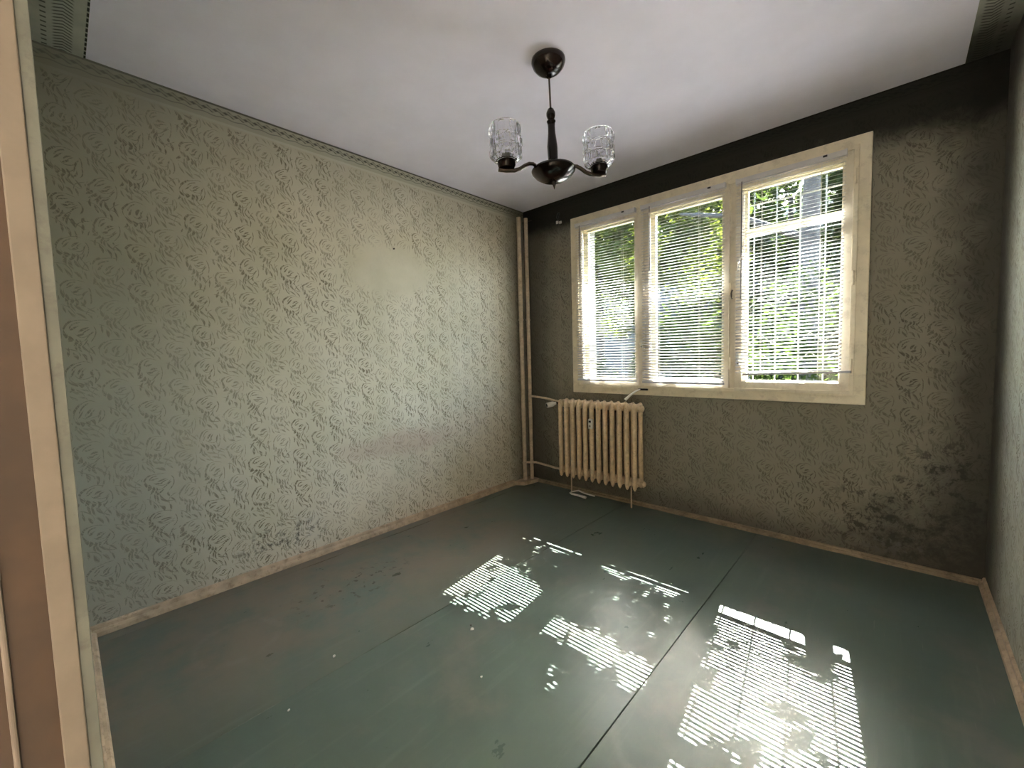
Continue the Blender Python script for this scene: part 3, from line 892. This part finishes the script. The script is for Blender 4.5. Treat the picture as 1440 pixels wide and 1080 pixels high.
def shade_mesh():
    """pressed crystal: three staggered tiers of raised wedge petals, thick clear wall"""
    seg, rows = 54, 36
    vs, fs, prof = [], [], []
    for j in range(rows + 1):
        t = j / rows
        prof.append((0.068 if t > 0.12 else 0.048 + 0.020 * math.sin(t / 0.12 * PI / 2), 0.160 * t))
    tiers = ((0.10, 0.37), (0.37, 0.66), (0.66, 0.97))
    for j, (rr, z) in enumerate(prof):
        t = j / rows
        for k in range(seg):
            a = 2 * PI * k / seg
            amp = 0.0
            for ti, (t0, t1) in enumerate(tiers):
                if t0 <= t <= t1:
                    q = (t - t0) / (t1 - t0)
                    fr = ((a / (2 * PI) * 9 + 0.5 * (ti % 2)) % 1.0) * 2 - 1
                    wid = 0.35 + 0.65 * (q if ti != 1 else 1 - abs(2 * q - 1))
                    d = max(0.0, 1 - abs(fr) / wid)
                    amp = 0.0085 * d * min(1.0, 6 * q, 6 * (1 - q)) + (0.0025 if q < 0.1 else 0)
            vs.append(((rr + amp) * math.cos(a), (rr + amp) * math.sin(a), z))
    n = len(vs)
    for j, (rr, z) in enumerate(prof):
        for k in range(seg):
            a = 2 * PI * k / seg
            q = rr - 0.006 - 0.0012 * math.cos(a * 18)
            vs.append((q * math.cos(a), q * math.sin(a), max(z, 0.005)))
    for j in range(rows):
        for k in range(seg):
            k2 = (k + 1) % seg
            fs.append((j * seg + k, j * seg + k2, (j + 1) * seg + k2, (j + 1) * seg + k))
            fs.append((n + j * seg + k2, n + j * seg + k, n + (j + 1) * seg + k, n + (j + 1) * seg + k2))
    for k in range(seg):
        k2 = (k + 1) % seg
        fs.append((rows * seg + k, rows * seg + k2, n + rows * seg + k2, n + rows * seg + k))
        fs.append((k2, k, n + k, n + k2))
    return MB().add(vs, fs).mesh('glass_shade', mat['crystal'])


sm = shade_mesh()
for sgn, rad in ((-1, 0.226), (1, 0.236)):
    d = adir * sgn
    pr = [(0.075, -0.488), (0.100, -0.474), (0.118, -0.474), (0.140, -0.484), (0.165, -0.500), (0.190, -0.508), (0.230, -0.510), (0.266, -0.508)]
    arm = MB().tube([(d.x * a, d.y * a, z) for a, z in pr], [0.009, 0.009, 0.0095, 0.010, 0.010, 0.0105, 0.011, 0.011], 14, 0.85)
    arm = arm.build('arm', mat['bronze'], lamp, smooth='all')
    c = d * rad
    MB().lathe([(0.012, -0.502), (0.034, -0.500), (0.041, -0.488), (0.042, -0.470), (0.038, -0.468)], 28, c=(c.x, c.y, 0)).build('socket_cup', dw, arm, smooth=True)
    MB().lathe([(0.016, -0.470), (0.016, -0.425), (0.012, -0.42)], 16, c=(c.x, c.y, 0)).build('bulb_holder', mat['white_plastic'], arm, smooth=True)
    o = bpy.data.objects.new('glass_shade', sm)
    COL.objects.link(o)
    o.parent = arm
    o.location = (c.x, c.y, -0.472)
    tag(o, 'clear pressed crystal shade')
# the lamp hangs very slightly out of plumb
lamp.rotation_euler = (Matrix.Rotation(math.radians(-1.6), 3, f)).to_euler()

# ------------------------------------------------------------------ pipes and radiator


def riser(x, y, rad, label):
    t = thing('heating_pipe', (x, y, 0), label, 'pipe', 'heating pipes in the corner')
    MB().tube([(0, 0, 0.030), (0, 0, H - 0.085)], rad, 16).build('riser', mat['pipe'], t, smooth=True)
    for z in (0.20, 1.57):
        MB().lathe([(rad + 0.001, -0.008), (rad + 0.0045, -0.006), (rad + 0.0045, 0.006), (rad + 0.001, 0.008)], 16, c=(0, 0, z)).build('clamp_ring', mat['pipe'], t, smooth=True)
    return t


pA = riser(0.046, 2.955, 0.020, 'beige heating pipe in the corner, the one nearer the worn wall')
pB = riser(0.074, 3.026, 0.018, 'beige heating pipe in the corner, the one touching the window wall')
o = MB().tube([(0.018, -0.006, 0.842), (0.10, -0.018, 0.840), (0.22, -0.04, 0.835), (0.33, -0.055, 0.822), (0.425, -0.06, 0.805)], 0.0095, 10).build('branch_pipe', mat['pipe'], pB, smooth=True)
o = MB().tube([(0.018, 0.0, 0.208), (0.09, 0.0, 0.216), (0.14, -0.002, 0.226), (0.26, 0.006, 0.216), (0.36, 0.010, 0.206), (0.455, 0.012, 0.206)], 0.0100, 10).build('branch_pipe', mat['pipe'], pA, smooth=True)
MB().tube([(0.075, 3.06 - 2.955, 2.495), (-0.045, 3.06 - 2.955, 2.495)], 0.004, 6).build('pipe_hook', mat['iron'], pA)

rad = thing('radiator', (0.512, 2.966, 0), 'old beige cast iron radiator with twelve columns under the window', 'radiator')


def section_mesh():
    b = MB()
    w, dep = 0.020, 0.052      # half width of a column, half depth of the section
    zt, zb = 0.842, 0.165
    for yy in (-dep, dep):     # two upright oval columns, rounded heads and pointed feet
        pts, rr = [], []
        for z, k in ((zb - 0.002, 0.25), (zb + 0.012, 0.7), (zb + 0.035, 0.95), (zb + 0.07, 1.0), (0.5, 1.0), (zt - 0.06, 1.0), (zt - 0.028, 1.0), (zt - 0.010, 0.85), (zt, 0.45)):
            y2 = yy * (1.0 if z < zt - 0.03 else 0.92)
            pts.append((0, y2, z))
            rr.append(0.0185 * k)
        vs = []
        seg = 12
        for p, q in zip(pts, rr):
            for i in range(seg):
                a = 2 * PI * i / seg
                vs.append((p[0] + math.cos(a) * q * 0.98, p[1] + math.sin(a) * q * 1.25, p[2]))
        fs = [(j * seg + i, j * seg + (i + 1) % seg, (j + 1) * seg + (i + 1) % seg, (j + 1) * seg + i) for j in range(len(pts) - 1) for i in range(seg)]
        fs += [tuple(reversed(range(seg))), tuple(range((len(pts) - 1) * seg, len(pts) * seg))]
        b.add(vs, fs)
    for z in (0.800, 0.212):   # bridges and round hubs joining the sections
        b.tube([(0, -dep, z), (0, -dep * 0.4, z + 0.006), (0, dep * 0.4, z + 0.006), (0, dep, z)], [0.022, 0.026, 0.026, 0.022], 12, 1.25)
        b.lathe([(0.022, -0.0315), (0.027, -0.024), (0.027, 0.024), (0.022, 0.0315)], 14, 'x', (0, 0, z))
    return b.mesh('radiator_section', mat['radiator'], 'all')


me = section_mesh()
for i in range(12):
    o = bpy.data.objects.new('radiator_section', me)
    COL.objects.link(o)
    o.parent = rad
    o.location = (i * 0.0632, 0, 0)
XR = 11 * 0.0632
MB().lathe([(0.020, 0), (0.026, 0.004), (0.026, 0.014), (0.018, 0.020), (0.010, 0.022)], 8, 'x', (XR + 0.03, 0, 0.800)).build('end_plug', mat['radiator'], rad, smooth=True)
MB().lathe([(0.020, 0), (0.026, 0.004), (0.026, 0.018), (0.018, 0.026), (0.012, 0.034)], 8, 'x', (XR + 0.03, 0, 0.212)).build('end_plug', mat['radiator'], rad, smooth=True)
for x in (0.062, XR - 0.062):
    MB().tube([(x, 0.01, 0.0), (x, 0.01, 0.20)], 0.006, 8).build('support_leg', mat['pipe'], rad, smooth=True)
hm = MB().box(0.312, 0.346, -0.100, -0.073, 0.620, 0.700).build('heat_meter', mat['white_plastic'], rad, bev=0.004)
tag(hm, 'small white heat meter clipped to the columns')
MB().box(0.319, 0.339, -0.1015, -0.099, 0.672, 0.688).build('meter_window', mat['black_plastic'], hm)
MB().box(0.322, 0.336, -0.1015, -0.099, 0.636, 0.650).build('meter_seal', mat['putty'], hm)
vb = MB().tube([(-0.034, 0, 0.800), (-0.075, 0, 0.802), (-0.100, 0.0, 0.805)], 0.013, 10).build('valve_body', mat['iron'], rad, smooth=True)
hd = MB()
a0 = Vector((-0.078, -0.012, 0.800))
a1 = Vector((-0.118, -0.092, 0.786))
dv = (a1 - a0)
hd.tube([a0, a0 + dv * 0.2, a0 + dv * 0.35, a0 + dv * 0.9, a1], [0.013, 0.017, 0.023, 0.024, 0.022], 16)
hd = hd.build('valve_head', mat['white_plastic'], rad, smooth=True)
tag(hd, 'white thermostat knob with dark open end')
MB().tube([a1 - dv * 0.02, a1 + dv * 0.012], 0.016, 14).build('knob_end', mat['black_plastic'], vb)
MB().lathe([(0.016, 0), (0.019, 0.004), (0.019, 0.024), (0.012, 0.028)], 8, 'x', (-0.058, 0, 0.208)).build('union_nut', mat['pipe'], rad, smooth=True)

# bent white bracket lying under the radiator
bk = MB()
pts = [(0.150, 0.045, 0.012), (0.062, 0.028, 0.022), (0.010, 0.010, 0.042), (-0.058, 0.006, 0.020), (-0.066, -0.010, 0.012), (-0.040, -0.022, 0.010), (0.060, -0.028, 0.012), (0.112, -0.036, 0.012)]
bk.tube(pts, [0.008, 0.008, 0.009, 0.008, 0.009, 0.010, 0.011, 0.014], 8, 0.7)
bk = bk.build('wall_bracket', mat['white_plastic'], smooth='all')
bk.location = (0.640, 2.962, 0.0)
tag(bk, 'bent white bracket lying on the floor below the radiator', 'bracket')

# torn hole with an old cable hook, high beside the window
hk = thing('cable_hook', (0.420, D, 2.43), 'old dark wall hook with chipped plaster, between pipes and window casing', 'hook')
MB().tube([(0.006, 0.004, 0.055), (0.004, -0.012, 0.050), (0.0, -0.020, 0.020), (0.004, -0.014, -0.010)], [0.010, 0.012, 0.012, 0.008], 8).build('hook', mat['black_plastic'], hk, smooth=True)
MB().prism([(-0.030, -0.004), (-0.022, -0.010), (-0.010, -0.008), (-0.004, 0.001), (-0.03, 0.001)], -0.030, -0.006).build('plaster_chip', mat['plaster'], hk)
MB().prism([(0.006, -0.008), (0.022, -0.012), (0.032, -0.006), (0.03, 0.001), (0.006, 0.001)], -0.036, -0.016).build('plaster_chip', mat['plaster'], hk)

# a nail in the faded patch of the left wall
nl = MB().lathe([(0.0035, 0), (0.006, 0.010), (0.006, 0.012), (0.001, 0.013)], 8, 'x', (0.0, 1.643, 2.02)).build('nail', mat['iron'])
tag(nl, 'small dark nail above the worn pale wallpaper patch', 'nail')


# crumbs on the floor
def crumb(x, y, s, m_, label):
    vs = []
    bm = bmesh.new()
    bmesh.ops.create_icosphere(bm, subdivisions=1, radius=s)
    for v in bm.verts:
        v.co *= random.uniform(0.7, 1.25)
        v.co.z = max(v.co.z * 0.7, -s * 0.45)
        vs.append(v.co[:])
    lo = min(v[2] for v in vs)
    fs = [tuple(v.index for v in q.verts) for q in bm.faces]
    bm.free()
    o = MB().add([(a, b_, c - lo) for a, b_, c in vs], fs).build('plaster_crumb', mat[m_], loc=(x, y, 0.0))
    return tag(o, label, 'debris', 'crumbs on the floor')


crumb(0.979, 0.660, 0.0075, 'plaster', 'white crumb on the dusty sheet close to the long seam')
crumb(1.125, 0.431, 0.0055, 'plaster', 'tiny white crumb just past the seam, nearest the camera')
crumb(1.292, 1.150, 0.0080, 'plaster', 'pale crumb at the tip of the striped sun patch')
crumb(1.268, 1.166, 0.0060, 'black_plastic', 'dark crumb touching the pale one by the sun patch')
crumb(1.530, 0.985, 0.0050, 'plaster', 'tiny pale crumb on open green floor near mid-room')

# ------------------------------------------------------------------ outdoors
GZ = -1.0
lw = MB().box(-30, 30, D + 0.31, 45, GZ - 0.2, GZ).build('lawn', mat['grass'])
pv = MB().box(-12, 12, D + 0.31, 5.4, GZ - 0.1, GZ + 0.03).build('bounce_strip', mat['bounce_ground'])  # added out of view as a reflector, throws sunlight up through the blinds
tag(pv, 'unseen pale ground strip added to bounce sunlight up to the ceiling', 'bounce_strip', kind='structure')
tag(lw, 'mown green lawn outside below the window', 'lawn', kind='structure')


def foliage(name, m_, parent, clusters, n, size, keep=None):
    """many small folded leaves scattered through ellipsoid clusters, one mesh"""
    cl = np.array([c[:6] for c in clusters], float)
    wgt = cl[:, 3] * cl[:, 4] * cl[:, 5]
    idx = rng.choice(len(cl), size=n, p=wgt / wgt.sum())
    dv = rng.normal(size=(n, 3))
    dv /= np.linalg.norm(dv, axis=1)[:, None]
    rr = rng.uniform(0.25, 1.0, n) ** 0.5
    c = cl[idx, :3] + dv * rr[:, None] * cl[idx, 3:6]
    if keep is not None:
        c = c[keep(c)]
    n = len(c)
    a = rng.normal(size=(n, 3))
    a /= np.linalg.norm(a, axis=1)[:, None]
    b_ = np.cross(a, rng.normal(size=(n, 3)))
    b_ /= np.linalg.norm(b_, axis=1)[:, None]
    nn = np.cross(a, b_)
    s = (size * rng.uniform(0.6, 1.3, n))[:, None]
    V = np.empty((n, 4, 3))
    V[:, 0] = c - a * s
    V[:, 1] = c + b_ * s * 0.45 + nn * s * 0.15
    V[:, 2] = c + a * s
    V[:, 3] = c - b_ * s * 0.45 + nn * s * 0.15
    me = bpy.data.meshes.new(name)
    k = np.arange(n) * 4
    F = np.stack([k, k + 1, k + 2, k, k + 2, k + 3], 1).reshape(-1, 3)
    me.vertices.add(n * 4)
    me.vertices.foreach_set('co', V.reshape(-1))
    me.loops.add(len(F) * 3)
    me.loops.foreach_set('vertex_index', F.reshape(-1).astype(np.int32))
    me.polygons.add(len(F))
    me.polygons.foreach_set('loop_start', (np.arange(len(F)) * 3).astype(np.int32))
    me.update(calc_edges=True)
    me.materials.append(m_)
    o = bpy.data.objects.new(name, me)
    COL.objects.link(o)
    o.parent = parent
    o['kind'] = 'stuff'
    return o


def tree(x, y, h, r0, clusters, n, size, m_, label, cat='tree', name='tree', branches=(), keep=None, lean=(0, 0)):
    t = thing(name, (x, y, GZ), label, cat, 'trees outside the window' if cat == 'tree' else 'shrubs outside the window')
    if h:
        pts = [(lean[0] * k, lean[1] * k, h * k) for k in (0, 0.25, 0.5, 0.75, 1.0)]
        MB().tube(pts, [r0 * 1.25, r0, r0 * 0.92, r0 * 0.75, r0 * 0.4], 12).build('trunk', mat['bark'], t, smooth='all')
    for p0, p1, q in branches:
        p0, p1 = Vector(p0), Vector(p1)
        md = (p0 + p1) / 2 + Vector((0, 0, 0.12))
        MB().tube([p0 - t.location, md - t.location, p1 - t.location], [q, q * 0.8, q * 0.4], 8).build('branch', mat['bark'], t, smooth='all')
    cl = [(c[0] - x, c[1] - y, c[2] - GZ, *c[3:]) for c in clusters]
    kp = (lambda c: keep(c + np.array([x, y, GZ]))) if keep else None
    foliage('foliage', m_, t, cl, n, size, kp)
    return t


SD = np.array(SUN_DIR)


def sun_gaps(c):
    """which leaves of the shading crown stay: open gaps where the photo's floor shows sun"""
    t = (c[:, 1] - 3.06) / SD[1]
    xw = c[:, 0] - SD[0] * t
    zw = c[:, 2] - SD[2] * t
    k = np.ones(len(c), bool)
    left = (xw > 0.55) & (xw < 1.22) & (zw > 1.28 + 0.35 * (xw - 0.6)) & (zw < 1.86 + 0.05 * np.sin(9 * xw))
    k &= ~(left & (rng.random(len(c)) < 0.955))
    mid = (xw > 1.2) & (xw < 1.86) & (zw > 1.58) & (zw < 1.78)
    k &= ~(mid & (rng.random(len(c)) < 0.99))
    foot = (zw < 1.10) & (xw > 0.5) & (xw < 2.6)
    k &= ~(foot & (rng.random(len(c)) < 0.85))
    right = (xw > 1.84) & (xw < 2.6) & (zw < 2.3)
    dap = np.sin(9.0 * xw + 2.2 * zw) * np.sin(7.5 * zw - 3.0 * xw)
    k &= ~(right & ((dap > -0.35) | (rng.random(len(c)) < 0.80)) & (rng.random(len(c)) < 0.985))
    return k


# the big tree whose trunk stands behind the third sash; its crown shades most of the window
tree(1.72, 7.0, 6.2, 0.125,
     [(0.9, 7.0, 5.4, 1.3, 0.9, 1.1), (0.1, 7.1, 5.6, 1.0, 0.8, 0.9), (1.9, 7.0, 5.9, 1.2, 0.9, 1.0), (0.6, 7.6, 6.4, 1.5, 1.0, 0.9), (2.9, 7.1, 6.4, 1.0, 0.8, 0.9),
      (2.3, 7.4, 4.3, 0.75, 0.6, 0.75), (1.1, 7.6, 3.9, 0.8, 0.5, 0.5)],
     9500, 0.075, mat['leaf'], 'tree with a thick brown trunk showing behind the widest blind', keep=sun_gaps,
     branches=(((1.66, 7.0, 2.75), (0.0, 7.0, 3.46), 0.055), ((1.74, 7.0, 3.9), (2.9, 7.1, 5.4), 0.05), ((1.66, 7.0, 4.0), (0.4, 7.1, 5.4), 0.05)), lean=(0.05, 0))
tree(-1.0, 8.2, 4.6, 0.09,
     [(-1.1, 8.2, 3.6, 1.4, 0.9, 0.9), (-0.2, 8.4, 2.9, 0.9, 0.7, 0.8), (-2.0, 8.0, 4.2, 1.1, 0.8, 0.8), (-0.4, 8.2, 4.3, 1.0, 0.8, 0.7)],
     6500, 0.085, mat['leaf_light'], 'yellow green leafy tree seen through the middle blind')
tree(-3.4, 10.2, 5.2, 0.10,
     [(-3.4, 10.2, 4.6, 1.7, 0.8, 1.2), (-4.4, 10.3, 3.4, 1.2, 0.8, 1.2), (-2.3, 10.1, 3.4, 1.0, 0.7, 0.8), (-3.0, 10.2, 2.4, 1.1, 0.7, 0.8)],
     8500, 0.095, mat['leaf_light'], 'bright green leafy tree seen through the narrowest blind')
tree(0.6, 12.6, 6.0, 0.12,
     [(0.6, 12.6, 4.6, 2.2, 1.2, 1.7), (2.6, 12.8, 5.2, 1.8, 1.1, 1.7), (-1.4, 12.8, 4.6, 1.8, 1.1, 1.6), (1.8, 12.5, 2.4, 1.9, 1.0, 1.3), (-0.8, 12.5, 2.2, 1.9, 1.0, 1.2)],
     14000, 0.12, mat['leaf'], 'tall tree farther back behind the brown trunk')
tree(0.5, 6.4, 0, 0.0,
     [(0.9, 6.5, 0.3, 0.9, 0.6, 1.0), (0.0, 6.7, 0.6, 0.8, 0.6, 1.1), (0.3, 6.6, 1.3, 0.6, 0.5, 0.6), (1.5, 6.3, -0.2, 0.8, 0.5, 0.75), (1.6, 6.3, 0.9, 0.55, 0.35, 0.7), (1.72, 6.35, 1.75, 0.42, 0.3, 0.6)],
     7500, 0.06, mat['leaf'], 'green shrub outside low behind the middle blind', 'shrub', 'shrub')
tree(-1.9, 6.7, 0, 0.0,
     [(-1.5, 6.7, 0.1, 0.7, 0.45, 1.1), (-2.3, 6.8, 0.3, 0.8, 0.5, 1.2), (-3.2, 6.8, 0.2, 0.8, 0.5, 1.2)],
     4500, 0.075, mat['leaf_dark'], 'dark hedge bush outside low behind the narrowest blind', 'shrub', 'shrub')
tree(1.9, 8.6, 0, 0.0,
     [(1.6, 8.6, 0.2, 1.0, 0.6, 1.0), (2.6, 8.8, 0.3, 1.0, 0.6, 1.1), (2.0, 8.9, 1.2, 0.9, 0.6, 0.7)],
     5000, 0.08, mat['leaf_dark'], 'dark bush outside at the foot of the brown trunk', 'shrub', 'shrub')

bd = thing('apartment_building', (-1.0, 19.0, GZ), 'pale rendered apartment block behind the trees outside', 'building')
MB().box(-11, 9, 0, 6, 0, 7.2).build('wall', mat['facade'], bd)
MB().box(-11.3, 9.3, -0.3, 6.3, 7.2, 7.5).build('roof', mat['concrete'], bd)
for i in range(6):
    for j in range(2):
        x = -9.6 + i * 3.1
        w_ = MB().frame(x, x + 1.5, 1.2 + j * 3.0, 2.7 + j * 3.0, 0.09, -0.06, 0.02).build('window', mat['grille'], bd)
        MB().box(x + 0.09, x + 1.41, -0.03, 0.0, 1.29 + j * 3.0, 2.61 + j * 3.0).build('pane', mat['dark_glass'], w_)
